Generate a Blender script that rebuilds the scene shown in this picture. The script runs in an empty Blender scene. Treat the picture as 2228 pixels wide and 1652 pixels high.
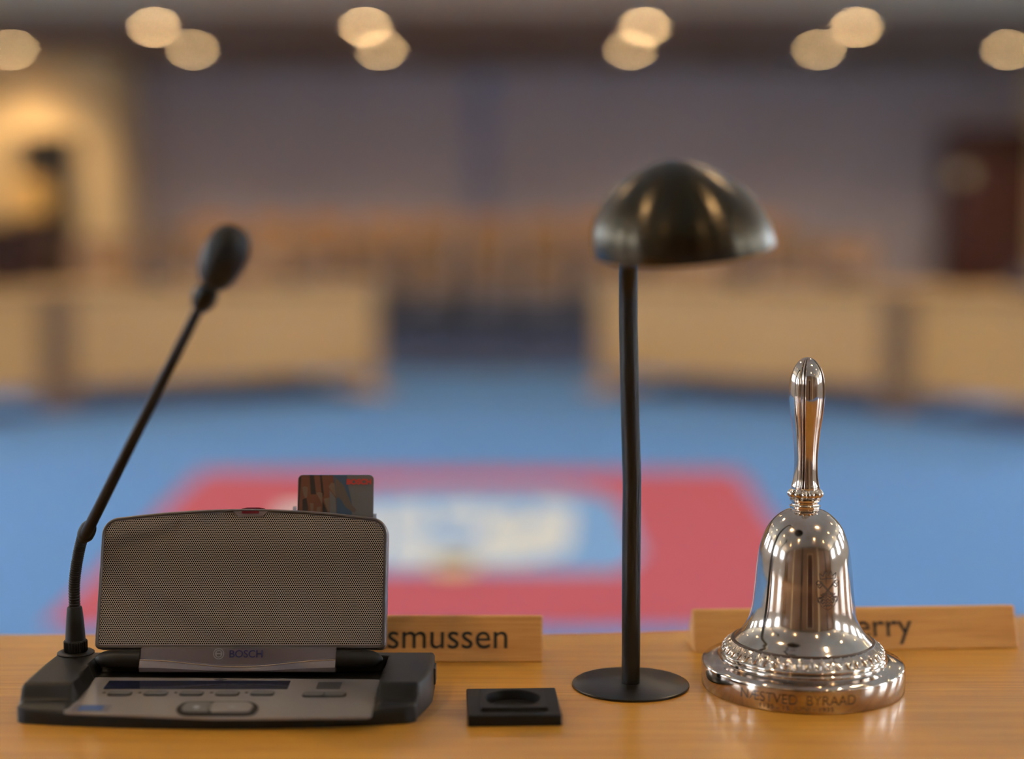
import bpy, math, random
from mathutils import Vector, Matrix
random.seed(7)
PI = math.pi
S = bpy.context.scene
COL = S.collection

# ------------------------------------------------------------------ camera
F = 3380.0                                   # focal length in pixels of the 2228 px wide frame
PITCH = math.atan(311 / F)
CAMZ = 1.04
cam_data = bpy.data.cameras.new('camera')
cam = bpy.data.objects.new('camera', cam_data)
COL.objects.link(cam)
cam.location = (0, 0, CAMZ)
cam.rotation_euler = (PI / 2 - PITCH, 0, 0)
cam_data.sensor_width = 36.0
cam_data.lens = F / 2228 * 36.0
cam_data.clip_start = 0.05
cam_data.dof.use_dof = True
cam_data.dof.focus_distance = 1.035
cam_data.dof.aperture_fstop = 1.85
cam_data.dof.aperture_ratio = 0.80
S.camera = cam

# ------------------------------------------------------------------ exposure, world
S.view_settings.view_transform = 'Standard'
S.view_settings.look = 'None'
S.view_settings.gamma = 1.0
S.view_settings.exposure = 1.35
S.view_settings.use_curve_mapping = False
S.cycles.use_denoising = True
S.cycles.max_bounces = 8
S.cycles.diffuse_bounces = 5
S.cycles.sample_clamp_indirect = 6.0
DAY = 7.4            # daylight strength outside the windows
SPOT_W = 24.0         # watts of one ceiling spot
w = bpy.data.worlds.new('sky'); S.world = w
w.use_nodes = True
w.node_tree.nodes['Background'].inputs[0].default_value = (0.80, 0.90, 1.0, 1)
w.node_tree.nodes['Background'].inputs[1].default_value = DAY

cp, sp = math.cos(PITCH), math.sin(PITCH)
def ray(px, py):
    v = (826 - py) / F
    return (px - 1114) / F, cp + v * sp, -sp + v * cp
def at(px, py, z):                            # point of a horizontal plane seen at a pixel
    d = ray(px, py); t = (z - CAMZ) / d[2]
    return Vector((d[0] * t, d[1] * t, z))
def aty(px, py, y):                           # point of a vertical plane seen at a pixel
    d = ray(px, py); t = y / d[1]
    return Vector((d[0] * t, y, CAMZ + d[2] * t))

# ------------------------------------------------------------------ materials
def srgb(r, g, b):
    f = lambda c: (c / 255 / 12.92) if c / 255 <= 0.04045 else ((c / 255 + 0.055) / 1.055) ** 2.4
    return (f(r), f(g), f(b), 1)
def mat(name, col, rough=0.5, metal=0.0, coat=0.0, emit=None, strength=0.0, noise=None, bump=None, spec=None, trans=0.0, coat_rough=0.05):
    m = bpy.data.materials.new(name); m.use_nodes = True
    nt = m.node_tree; b = nt.nodes['Principled BSDF']
    b.inputs['Base Color'].default_value = col
    b.inputs['Roughness'].default_value = rough
    b.inputs['Metallic'].default_value = metal
    b.inputs['Coat Weight'].default_value = coat
    b.inputs['Coat Roughness'].default_value = coat_rough
    if spec is not None: b.inputs['Specular IOR Level'].default_value = spec
    b.inputs['Transmission Weight'].default_value = trans
    if emit:
        b.inputs['Emission Color'].default_value = emit
        b.inputs['Emission Strength'].default_value = strength
    tc = nt.nodes.new('ShaderNodeTexCoord')
    if noise:                                 # (scale, amount): mottled colour
        n = nt.nodes.new('ShaderNodeTexNoise'); n.inputs['Scale'].default_value = noise[0]; n.inputs['Detail'].default_value = 4
        nt.links.new(tc.outputs['Object'], n.inputs['Vector'])
        r = nt.nodes.new('ShaderNodeMapRange'); r.inputs[1].default_value = 0.3; r.inputs[2].default_value = 0.7
        r.inputs[3].default_value = 1 - noise[1]; r.inputs[4].default_value = 1 + noise[1]
        nt.links.new(n.outputs[0], r.inputs[0])
        mx = nt.nodes.new('ShaderNodeVectorMath'); mx.operation = 'SCALE'
        mx.inputs[0].default_value = col[:3]; nt.links.new(r.outputs[0], mx.inputs['Scale'])
        nt.links.new(mx.outputs[0], b.inputs['Base Color'])
    if bump:                                  # (scale, strength, distance)
        n = nt.nodes.new('ShaderNodeTexNoise'); n.inputs['Scale'].default_value = bump[0]; n.inputs['Detail'].default_value = 3
        nt.links.new(tc.outputs['Object'], n.inputs['Vector'])
        bp = nt.nodes.new('ShaderNodeBump'); bp.inputs['Strength'].default_value = bump[1]; bp.inputs['Distance'].default_value = bump[2]
        nt.links.new(n.outputs[0], bp.inputs['Height']); nt.links.new(bp.outputs[0], b.inputs['Normal'])
    return m

def wood(name, c1, c2, scale=(1, 40, 40), wave=3.0, rough=0.35, coat=0.3, turb=2.5, coat_rough=0.12, fine=0.5, spec=0.5):
    """grain stretched along X of the object"""
    m = bpy.data.materials.new(name); m.use_nodes = True
    nt = m.node_tree; b = nt.nodes['Principled BSDF']; L = nt.links
    tc = nt.nodes.new('ShaderNodeTexCoord'); mp = nt.nodes.new('ShaderNodeMapping')
    mp.inputs['Scale'].default_value = scale; L.new(tc.outputs['Object'], mp.inputs['Vector'])
    n1 = nt.nodes.new('ShaderNodeTexNoise'); n1.inputs['Scale'].default_value = wave; n1.inputs['Detail'].default_value = 5; n1.inputs['Roughness'].default_value = 0.6
    n1.inputs['Distortion'].default_value = turb * 0.2
    L.new(mp.outputs[0], n1.inputs['Vector'])
    mp2 = nt.nodes.new('ShaderNodeMapping'); mp2.inputs['Scale'].default_value = (scale[0] * 2, scale[1] * 9, scale[2] * 9)
    L.new(tc.outputs['Object'], mp2.inputs['Vector'])
    n2 = nt.nodes.new('ShaderNodeTexNoise'); n2.inputs['Scale'].default_value = wave; n2.inputs['Detail'].default_value = 3
    L.new(mp2.outputs[0], n2.inputs['Vector'])
    mixv = nt.nodes.new('ShaderNodeMix'); mixv.data_type = 'FLOAT'; mixv.inputs[0].default_value = fine
    L.new(n1.outputs[0], mixv.inputs[2]); L.new(n2.outputs[0], mixv.inputs[3])
    cr = nt.nodes.new('ShaderNodeValToRGB'); cr.color_ramp.elements[0].position = 0.33; cr.color_ramp.elements[1].position = 0.62
    cr.color_ramp.elements[0].color = c1; cr.color_ramp.elements[1].color = c2
    L.new(mixv.outputs[0], cr.inputs[0]); L.new(cr.outputs[0], b.inputs['Base Color'])
    b.inputs['Roughness'].default_value = rough; b.inputs['Coat Weight'].default_value = coat; b.inputs['Coat Roughness'].default_value = coat_rough
    b.inputs['Specular IOR Level'].default_value = spec
    bp = nt.nodes.new('ShaderNodeBump'); bp.inputs['Strength'].default_value = 0.08; bp.inputs['Distance'].default_value = 0.0005
    L.new(n2.outputs[0], bp.inputs['Height']); L.new(bp.outputs[0], b.inputs['Normal'])
    return m

M_desk = wood('oiled_pine', srgb(156, 102, 27), srgb(198, 143, 54), scale=(1.6, 60, 60), wave=3.2, rough=0.34, coat=0.35, coat_rough=0.16, fine=0.45)
M_plate = wood('sign_wood', srgb(178, 124, 60), srgb(206, 154, 86), scale=(5, 60, 60), wave=2.2, rough=0.5, coat=0.1)
M_fwood = wood('council_wood', srgb(196, 146, 84), srgb(216, 168, 104), scale=(1, 12, 12), wave=2, rough=0.42, coat=0.1)
M_dwood = wood('chair_wood', srgb(148, 104, 60), srgb(178, 130, 80), scale=(1, 12, 12), wave=2, rough=0.5, coat=0.1)
M_post = wood('post_wood', srgb(118, 84, 50), srgb(136, 100, 64), scale=(1, 12, 12), wave=2, rough=0.5, coat=0.1)
M_mahog = wood('mahogany', srgb(60, 24, 10), srgb(82, 34, 14), scale=(12, 1, 2), wave=2, rough=0.5, coat=0.2)
M_panel_wall = wood('panel_wood', srgb(128, 92, 60), srgb(150, 112, 76), scale=(6, 6, 1), wave=2, rough=0.5, coat=0.1)
M_carpet = mat('blue_carpet', srgb(98, 144, 204), 0.95, noise=(60, 0.05), bump=(500, 0.3, 0.002), spec=0.1)
M_navyc_shade = mat('dark_blue_carpet_and_shade', srgb(84, 94, 122), 0.95, noise=(60, 0.05), spec=0.1)
M_red = mat('red_carpet', srgb(184, 92, 106), 0.95, spec=0.1, noise=(60, 0.04))
M_white_c = mat('white_carpet', srgb(214, 220, 222), 0.95, spec=0.1)
M_pale_blue = mat('pale_blue_carpet', srgb(120, 164, 216), 0.95, spec=0.1)
M_yellow_c = mat('yellow_carpet', srgb(216, 202, 168), 0.95, spec=0.1)
M_wallgrey = mat('grey_wall', srgb(178, 166, 170), 0.9, noise=(0.8, 0.03), spec=0.2)
M_seam = mat('blue_grey_seam', srgb(146, 146, 170), 0.9, spec=0.2)
M_cream = mat('cream_plaster', srgb(236, 206, 158), 0.9, noise=(0.6, 0.03), spec=0.2)
M_sidewall = mat('warm_white_wall', srgb(226, 214, 196), 0.9, spec=0.2)
M_ceil = mat('white_ceiling', srgb(242, 224, 196), 0.95, spec=0.1)
M_ceil_d = mat('brown_ceiling', srgb(150, 130, 118), 0.95, spec=0.1)
M_black = mat('black_plastic', (0.009, 0.0078, 0.007, 1), 0.42, bump=(1800, 0.08, 0.0001), spec=0.27)
M_matte = mat('matte_black', (0.008, 0.007, 0.0065, 1), 0.5, spec=0.22)
M_lampblk = mat('black_enamel', (0.008, 0.007, 0.0065, 1), 0.30, bump=(1500, 0.04, 0.0001), spec=0.4)
M_chromeb = mat('black_chrome', (0.055, 0.044, 0.030, 1), 0.24, metal=1.0)
_b = M_chromeb.node_tree.nodes['Principled BSDF']; _t = M_chromeb.node_tree.nodes.new('ShaderNodeTangent'); _t.direction_type = 'RADIAL'; _t.axis = 'Z'
M_chromeb.node_tree.links.new(_t.outputs[0], _b.inputs['Tangent']); _b.inputs['Anisotropic'].default_value = 0.85; _b.inputs['Anisotropic Rotation'].default_value = 0.25
M_foam = mat('mic_foam', (0.005, 0.005, 0.005, 1), 0.5, bump=(1500, 0.2, 0.0004), spec=0.3)
M_silverp = mat('silver_grey_paint', (0.155, 0.135, 0.145, 1), 0.36, metal=0.55, spec=0.5)
M_rim = mat('grille_rim', (0.14, 0.125, 0.115, 1), 0.3, metal=0.7)
M_wave = mat('bronze_highlight', (0.55, 0.44, 0.34, 1), 0.25, metal=1.0)
M_faceplate = mat('grey_faceplate', (0.20, 0.178, 0.168, 1), 0.30, metal=0.15, bump=(1200, 0.06, 0.0001), coat=0.2, coat_rough=0.12)
M_display = mat('display_glass', (0.012, 0.014, 0.03, 1), 0.08, spec=0.6)
M_btn = mat('button_grey', (0.12, 0.115, 0.11, 1), 0.32, metal=0.2, spec=0.5)
M_btnedge = mat('button_edge', (0.012, 0.011, 0.010, 1), 0.5, spec=0.2)
M_mark = mat('grey_mark', (0.25, 0.26, 0.28, 1), 0.5)
M_darkmark = mat('dark_mark', (0.05, 0.045, 0.045, 1), 0.5)
M_bluelbl = mat('blue_label', (0.02, 0.07, 0.22, 1), 0.4)
M_navy = mat('navy_print', (0.025, 0.03, 0.12, 1), 0.35, metal=0.3)
M_redlens = mat('red_lens', (0.10, 0.006, 0.012, 1), 0.2)
M_clear = mat('clear_plastic', (0.5, 0.55, 0.6, 1), 0.15, trans=0.7)
M_ink = mat('black_ink', (0.006, 0.009, 0.008, 1), 0.5)
M_brass = mat('brass', (0.75, 0.55, 0.32, 1), 0.25, metal=1.0)
M_engrave_shade = mat('engraving_and_shade', (0.07, 0.048, 0.036, 1), 0.5, metal=0.4)
M_metal = mat('dark_steel', (0.03, 0.03, 0.035, 1), 0.4, metal=0.3)
M_frame = mat('window_frame_white', (0.55, 0.53, 0.5, 1), 0.5)
M_doorblack = mat('door_black', (0.02, 0.017, 0.014, 1), 0.4)
M_doorbrown = mat('door_brown_glass', (0.08, 0.055, 0.035, 1), 0.25)
M_amber = mat('amber_shade', (0.8, 0.45, 0.12, 1), 0.5, emit=(1.0, 0.52, 0.13, 1), strength=0.12)
M_lens = mat('downlight_lens', (1, 0.9, 0.7, 1), 0.4, emit=(1.0, 0.64, 0.29, 1), strength=44.0)
M_ring = mat('downlight_ring', (0.6, 0.57, 0.5, 1), 0.4)
M_glass = mat('window_glass', (1, 1, 1, 1), 0.0, trans=1.0)
M_glass.node_tree.nodes['Principled BSDF'].inputs['IOR'].default_value = 1.01
CARD = [mat('card_grey', (0.10, 0.10, 0.10, 1), 0.35), mat('card_blue', (0.035, 0.065, 0.11, 1), 0.35),
        mat('card_brown', (0.11, 0.038, 0.018, 1), 0.4), mat('card_tan', (0.12, 0.085, 0.055, 1), 0.4),
        mat('card_skin', (0.085, 0.066, 0.05, 1), 0.4), mat('card_dark', (0.022, 0.015, 0.014, 1), 0.4), mat('card_red', (0.42, 0.025, 0.012, 1), 0.4)]

def silver():
    m = mat('polished_silver', (0.80, 0.74, 0.68, 1), 0.07, metal=1.0)
    nt = m.node_tree; b = nt.nodes['Principled BSDF']; L = nt.links
    tc = nt.nodes.new('ShaderNodeTexCoord')
    n = nt.nodes.new('ShaderNodeTexNoise'); n.inputs['Scale'].default_value = 28; n.inputs['Detail'].default_value = 6
    L.new(tc.outputs['Object'], n.inputs['Vector'])
    cr = nt.nodes.new('ShaderNodeValToRGB'); cr.color_ramp.elements[0].position = 0.35; cr.color_ramp.elements[1].position = 0.62
    cr.color_ramp.elements[0].color = (0.38, 0.29, 0.23, 1); cr.color_ramp.elements[1].color = (0.62, 0.55, 0.49, 1)
    L.new(n.outputs[0], cr.inputs[0]); L.new(cr.outputs[0], b.inputs['Base Color'])
    r = nt.nodes.new('ShaderNodeMapRange'); r.inputs[1].default_value = 0.3; r.inputs[2].default_value = 0.7; r.inputs[3].default_value = 0.16; r.inputs[4].default_value = 0.05
    L.new(n.outputs[0], r.inputs[0]); L.new(r.outputs[0], b.inputs['Roughness'])
    return m
M_silver = silver()

def grille_material(pitch):
    """hexagonal rows of round holes in a pale metal sheet"""
    m = mat('perforated_grille', (0.30, 0.265, 0.23, 1), 0.38, metal=0.6)
    nt = m.node_tree; b = nt.nodes['Principled BSDF']; L = nt.links
    tc = nt.nodes.new('ShaderNodeTexCoord'); sx = nt.nodes.new('ShaderNodeSeparateXYZ'); L.new(tc.outputs['Object'], sx.inputs[0])
    def math_(op, a, b_=None):
        n = nt.nodes.new('ShaderNodeMath'); n.operation = op
        for i, v in enumerate((a, b_)):
            if v is None: continue
            if isinstance(v, (int, float)): n.inputs[i].default_value = v
            else: L.new(v, n.inputs[i])
        return n.outputs[0]
    q = pitch * math.sqrt(3)
    def dist(ox, oz):
        fx = math_('SUBTRACT', math_('FRACT', math_('ADD', math_('DIVIDE', sx.outputs[0], pitch), 100 + ox)), 0.5)
        fz = math_('SUBTRACT', math_('FRACT', math_('ADD', math_('DIVIDE', sx.outputs[2], q), 100 + oz)), 0.5)
        fz = math_('MULTIPLY', fz, math.sqrt(3))
        return math_('SQRT', math_('ADD', math_('MULTIPLY', fx, fx), math_('MULTIPLY', fz, fz)))
    d = math_('MINIMUM', dist(0, 0), dist(0.5, 0.5))
    mr = nt.nodes.new('ShaderNodeMapRange'); mr.inputs[1].default_value = 0.345; mr.inputs[2].default_value = 0.40
    L.new(d, mr.inputs[0])
    mx = nt.nodes.new('ShaderNodeMix'); mx.data_type = 'RGBA'
    mx.inputs[6].default_value = (0.004, 0.004, 0.004, 1); mx.inputs[7].default_value = (0.36, 0.32, 0.275, 1)
    L.new(mr.outputs[0], mx.inputs[0]); L.new(mx.outputs[2], b.inputs['Base Color'])
    L.new(math_('MULTIPLY', mr.outputs[0], 0.6), b.inputs['Metallic'])
    L.new(math_('MULTIPLY', mr.outputs[0], 0.5), b.inputs['Specular IOR Level'])
    return m
M_grille = grille_material(0.00142)

# ------------------------------------------------------------------ helpers
class MB:
    def __init__(s): s.v = []; s.f = []; s.m = []
    def add(s, vs, fs, mi=0):
        o = len(s.v); s.v += [tuple(v) for v in vs]
        s.f += [tuple(i + o for i in f) for f in fs]; s.m += [mi] * len(fs); return s
    def box(s, x0, x1, y0, y1, z0, z1, mi=0):
        vs = [(x, y, z) for z in (z0, z1) for y in (y0, y1) for x in (x0, x1)]
        return s.add(vs, [(0, 2, 3, 1), (4, 5, 7, 6), (0, 1, 5, 4), (2, 6, 7, 3), (0, 4, 6, 2), (1, 3, 7, 5)], mi)
    def prism(s, pts, z0, z1, mi=0, axis='z'):
        """outline extruded; axis z: pts are (x,y). axis y: pts are (x,z), extruded in y from z0 to z1"""
        n = len(pts)
        if axis == 'z': vs = [(p[0], p[1], z0) for p in pts] + [(p[0], p[1], z1) for p in pts]
        else: vs = [(p[0], z0, p[1]) for p in pts] + [(p[0], z1, p[1]) for p in pts]
        fs = [tuple(range(n))[::-1], tuple(range(n, 2 * n))] + [(i, (i + 1) % n, (i + 1) % n + n, i + n) for i in range(n)]
        return s.add(vs, fs, mi)
    def lathe(s, prof, n=64, mod=None, c=(0, 0, 0), mi=0):
        k = len(prof); vs = []
        for j, (r, z) in enumerate(prof):
            for i in range(n):
                a = 2 * PI * i / n; rr = r + (mod(j, a, r, z) if mod else 0)
                vs.append((c[0] + rr * math.sin(a), c[1] - rr * math.cos(a), c[2] + z))
        fs = [(j * n + i, j * n + (i + 1) % n, (j + 1) * n + (i + 1) % n, (j + 1) * n + i) for j in range(k - 1) for i in range(n)]
        fs += [tuple(range(n))[::-1], tuple((k - 1) * n + i for i in range(n))]
        return s.add(vs, fs, mi)
    def tube(s, path, rad, n=20, mi=0):
        path = [Vector(p) for p in path]; k = len(path); vs = []
        ref = Vector((0, 1, 0.01)).normalized()
        for j, p in enumerate(path):
            t = (path[min(j + 1, k - 1)] - path[max(j - 1, 0)]).normalized()
            a = t.cross(ref).normalized(); b = t.cross(a).normalized()
            r = rad[j] if isinstance(rad, (list, tuple)) else rad
            vs += [p + a * (r * math.cos(2 * PI * i / n)) + b * (r * math.sin(2 * PI * i / n)) for i in range(n)]
        fs = [(j * n + i, (j + 1) * n + i, (j + 1) * n + (i + 1) % n, j * n + (i + 1) % n) for j in range(k - 1) for i in range(n)]
        fs += [tuple(range(n)), tuple((k - 1) * n + i for i in range(n))[::-1]]
        return s.add(vs, fs, mi)
    def build(s, name, mats, parent=None, smooth=True, bevel=None, loc=None, rot=None, angle=35):
        me = bpy.data.meshes.new(name); me.from_pydata(s.v, [], s.f)
        for m in (mats if isinstance(mats, (list, tuple)) else [mats]): me.materials.append(m)
        me.polygons.foreach_set('material_index', s.m)
        me.update()
        import bmesh
        bm = bmesh.new(); bm.from_mesh(me); bmesh.ops.recalc_face_normals(bm, faces=bm.faces)
        if smooth:
            for f in bm.faces: f.smooth = True
            for e in bm.edges:
                if len(e.link_faces) == 2 and e.calc_face_angle(0) > math.radians(angle): e.smooth = False
        bm.to_mesh(me); bm.free()
        o = bpy.data.objects.new(name, me); COL.objects.link(o)
        if parent: o.parent = parent
        if loc: o.location = loc
        if rot: o.rotation_euler = rot
        if bevel:
            b = o.modifiers.new('bevel', 'BEVEL'); b.width = bevel[0]; b.segments = bevel[1]; b.limit_method = 'ANGLE'; b.angle_limit = math.radians(40)
            b.harden_normals = False
        return o
def tag(o, label, cat, group=None, kind=None):
    o['label'] = label; o['category'] = cat
    if group: o['group'] = group
    if kind: o['kind'] = kind
    return o
def thing(name, label, cat, loc=(0, 0, 0), rotz=0, group=None):
    o = bpy.data.objects.new(name, None); COL.objects.link(o)
    o.location = loc; o.rotation_euler = (0, 0, rotz); o.empty_display_size = 0.05
    return tag(o, label, cat, group)
def struct(o): o['kind'] = 'structure'; return o
def dup(root, loc, rotz, label=None, group=None):
    r = root.copy(); COL.objects.link(r); r.location = loc; r.rotation_euler = (0, 0, rotz)
    if label: r['label'] = label
    if group: r['group'] = group
    for ch in list(root.children):
        c = ch.copy(); COL.objects.link(c); c.parent = r
        for g in list(ch.children):
            d = g.copy(); COL.objects.link(d); d.parent = c
    return r
def sstep(a, b, x):
    t = min(1, max(0, (x - a) / (b - a))); return t * t * (3 - 2 * t)
def catmull(pts, n=10):
    P = [Vector(p) for p in pts]; P = [P[0] * 2 - P[1]] + P + [P[-1] * 2 - P[-2]]; out = []
    for i in range(1, len(P) - 2):
        for k in range(n):
            t = k / n; a, b, c, d = P[i - 1:i + 3]
            out.append(0.5 * ((2 * b) + (c - a) * t + (2 * a - 5 * b + 4 * c - d) * t * t + (3 * b - a - 3 * c + d) * t ** 3))
    out.append(P[-2]); return out
def rrect(x0, x1, y0, y1, r, n=5):
    pts = []
    for cx, cy, a0 in ((x1 - r, y0 + r, -90), (x1 - r, y1 - r, 0), (x0 + r, y1 - r, 90), (x0 + r, y0 + r, 180)):
        for i in range(n + 1):
            a = math.radians(a0 + 90 * i / n); pts.append((cx + r * math.cos(a), cy + r * math.sin(a)))
    return pts
def text_mesh(name, body, m, width, height=None, extrude=0.0001, offset=0.0, sx=None):
    """letters as a mesh in the x,y plane: x from 0 to width, baseline at y=0; height scales the capitals"""
    cu = bpy.data.curves.new(name, 'FONT'); cu.body = body; cu.size = 1.0; cu.extrude = 0.0; cu.offset = offset; cu.resolution_u = 6
    ob = bpy.data.objects.new(name, cu); COL.objects.link(ob)
    dg = bpy.context.evaluated_depsgraph_get(); me = bpy.data.meshes.new_from_object(ob.evaluated_get(dg))
    bpy.data.objects.remove(ob)
    xs = [v.co.x for v in me.vertices]; x0, x1 = min(xs), max(xs)
    k = width / (x1 - x0); ky = (height / 0.73) if height else k
    for v in me.vertices: v.co = ((v.co.x - x0) * k, v.co.y * ky, 0)
    me.materials.clear(); me.materials.append(m)
    return me
def put(name, me, parent=None, loc=(0, 0, 0), rot=(0, 0, 0)):
    o = bpy.data.objects.new(name, me); COL.objects.link(o); o.parent = parent; o.location = loc; o.rotation_euler = rot
    return o

T = 0.74       # desk top height

# ================================================================== ROOM
RX0, RX1, RY0, RY1, H = -7.0, 7.2, -3.6, 19.0, 3.1
struct(MB().box(RX0 - .2, RX1 + .2, RY0 - .2, RY1 + .2, -0.1, 0).build('floor', M_carpet, smooth=False))
CE = 14.55     # here the pale ceiling ends and the lower brown one begins
struct(MB().box(RX0 - .2, RX1 + .2, RY0 - .2, CE, H, H + .1).build('ceiling', M_ceil, smooth=False))
struct(MB().box(RX0 - .2, RX1 + .2, CE, RY1 + .2, H - .04, H + .1).build('ceiling_back', M_ceil_d, smooth=False))
struct(MB().box(-4.9, RX1, RY1, RY1 + .1, 0, H).build('wall_far', M_wallgrey, smooth=False))
struct(MB().box(-0.50, -0.24, RY1 - .02, RY1, 0, H - .05).build('trim_1', M_seam, smooth=False))
struct(MB().box(-0.03 - 4.82, -4.70, RY1 - .02, RY1, 0, H - .05).build('trim_2', M_seam, smooth=False))
# cream wall standing forward on the left, with the black door
CY = 17.7
dz = 2.18
dL, dR = aty(38, 500, CY).x, aty(172, 500, CY).x
struct(MB().box(RX0, dL, CY, CY + .1, 0, H).box(dR, aty(243, 500, CY).x, CY, RY1 + .1, 0, H).box(dL, dR, CY, CY + .1, dz, H).build('wall_back_left', M_cream, smooth=False))
door = thing('door_1', 'x', 'door', ((dL + dR) / 2, CY, 0)); del door['label']; del door['category']; struct(door)
hw = (dR - dL) / 2
MB().box(-hw, -hw + .16, -.03, .1, 0, dz).box(hw - .34, hw, -.03, .1, 0, dz).box(-hw, hw, -.03, .1, dz - .24, dz).build('door_frame', M_doorblack, door, smooth=False)
MB().box(-hw + .16, hw - .34, .03, .08, 0, dz - .24).build('door_leaf', M_doorbrown, door, smooth=False)
lamp = thing('wall_lamp', 'glowing amber lamp shade in front of the black-framed door at the far left', 'lamp', (0, 0, 0))
p = aty(66, 430, CY - .35); lamp.location = (p.x, p.y, 0)
MB().lathe([(0.02, 0), (.13, 0), (.13, .02), (.015, .03), (.015, p.z - .17), (0.03, p.z - .16)], 24).build('stand', M_metal, lamp)
MB().lathe([(0.08, p.z - .2), (.17, p.z - .2), (.19, p.z), (.15, p.z + .2), (.05, p.z + .21)], 32).build('lamp_shade', M_amber, lamp)
pc0, pc1 = aty(-60, 500, CY - .8).x, aty(112, 500, CY - .8).x; pz = aty(60, 486, CY - .8).z
cab = thing('cabinet', 'dark brown cabinet below the amber lamp at the far left', 'cabinet', ((pc0 + pc1) / 2, CY - .8, 0))
hc_ = (pc1 - pc0) / 2
MB().box(-hc_, hc_, -.2, .2, .05, pz - .03).build('carcass', M_mahog, cab, smooth=False, bevel=(.006, 2))
MB().box(-hc_ - .02, hc_ + .02, -.22, .22, pz - .03, pz).build('top', M_mahog, cab, smooth=False, bevel=(.006, 2))
for x0_, x1_ in ((-hc_ + .01, -.005), (.005, hc_ - .01)): MB().box(x0_, x1_, -.22, -.2, .08, pz - .06).build('door', M_mahog, cab, smooth=False, bevel=(.004, 2))
# cream wall on the right and the dark brown door
wx = aty(2310, 400, CY).x
struct(MB().box(wx, RX1, CY, RY1 + .1, 0, H).build('wall_back_right', M_cream, smooth=False))
d2 = thing('door_2', 'x', 'door', (0, 0, 0)); del d2['label']; del d2['category']; struct(d2)
DY = 18.5
a, b_ = aty(2068, 300, DY), aty(2300, 300, DY)
d2.location = ((a.x + b_.x) / 2, DY, 0); hw = (b_.x - a.x) / 2; dz2 = aty(2100, 278, DY).z
MB().box(-hw, hw, 0, .45, 0, dz2).build('door_frame', M_mahog, d2, smooth=False, bevel=(.01, 2))
MB().box(-hw + .08, hw - .08, -.02, .0, .02, dz2 - .1).build('door_leaf', M_mahog, d2, smooth=False)
q = aty(2095, 380, DY - .05)
MB().lathe([(0, 0), (.085, 0), (.1, .02), (.085, .035), (.02, .04)], 32).build('highlight_disc', M_brass, d2, loc=(q.x - d2.location.x, -.02, q.z), rot=(PI / 2, 0, 0))  # brass disc added to give a blurred bright highlight on the door
# side walls with tall windows (real openings)
def side_wall(name, x0, x1, wins, n0, side):
    zb, zt = 1.5, 2.9; mb = MB(); y = RY0
    xi, xo = (x1, x0) if side < 0 else (x0, x1)
    for k, (a, b) in enumerate(wins):
        mb.box(x0, x1, y, a, 0, H); mb.box(x0, x1, a, b, 0, zb); mb.box(x0, x1, a, b, zt, H); y = b
        wroot = thing(f'window_{n0 + k}', 'x', 'window', ((x0 + x1) / 2, (a + b) / 2, zb)); del wroot['label']; del wroot['category']; struct(wroot)
        L, Hh = (b - a) / 2, zt - zb
        fr = MB().box(-.04, .04, -L, -L + .06, 0, Hh).box(-.04, .04, L - .06, L, 0, Hh).box(-.04, .04, -L, L, 0, .06).box(-.04, .04, -L, L, Hh - .06, Hh)
        fr.box(-.03, .03, -.035, .035, 0, Hh).box(-.03, .03, -L, L, Hh * .62, Hh * .62 + .05)
        fr.build('window_frame', M_frame, wroot, smooth=False)
        MB().box(-.005, .005, -L + .06, L - .06, .06, Hh - .06).build('pane', M_glass, wroot, smooth=False)
        li = bpy.data.lights.new('window_portal', 'AREA'); li.shape = 'RECTANGLE'; li.size = b - a; li.size_y = Hh; li.cycles.is_portal = True
        lo = bpy.data.objects.new('window_portal', li); COL.objects.link(lo)
        lo.location = (xo, (a + b) / 2, (zb + zt) / 2); lo.rotation_euler = (PI / 2, 0, PI / 2 * (1 if side > 0 else -1))
        if side > 0: lo.rotation_euler = (PI / 2, 0, PI / 2)
    mb.box(x0, x1, y, RY1 + .1, 0, H)
    struct(mb.build(name, M_sidewall, smooth=False))
side_wall('wall_left', RX0 - .15, RX0, [(-2.6, -1.2), (0.2, 1.6), (3.0, 4.4), (5.8, 7.2), (8.6, 10.0)], 1, -1)
side_wall('wall_right', RX1, RX1 + .15, [(-2.6, -1.2), (0.2, 1.6), (3.0, 4.4), (5.8, 7.2), (8.6, 10.0)], 6, 1)
struct(MB().box(RX0 - .2, RX1 + .2, RY0 - .1, RY0, 0, H).build('wall_near', M_panel_wall, smooth=False))

d3 = thing('door_3', 'x', 'door', (.5, RY0, 0)); del d3['label']; del d3['category']; struct(d3)
MB().box(-.55, .55, 0, .06, 0, 2.25).build('door_frame', M_cream, d3, smooth=False)
MB().box(-.45, .45, .06, .09, 0, 2.15).build('door_leaf', M_mahog, d3, smooth=False)
for k_, x in enumerate((-5.5, -3.2, -1.1, 2.2, 4.4)):
    struct(MB().box(x - .16, x + .16, RY0, RY0 + .08, 0, H).build(f'trim_{3 + k_}', M_cream if k_ % 2 else M_doorbrown, smooth=False))
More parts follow.
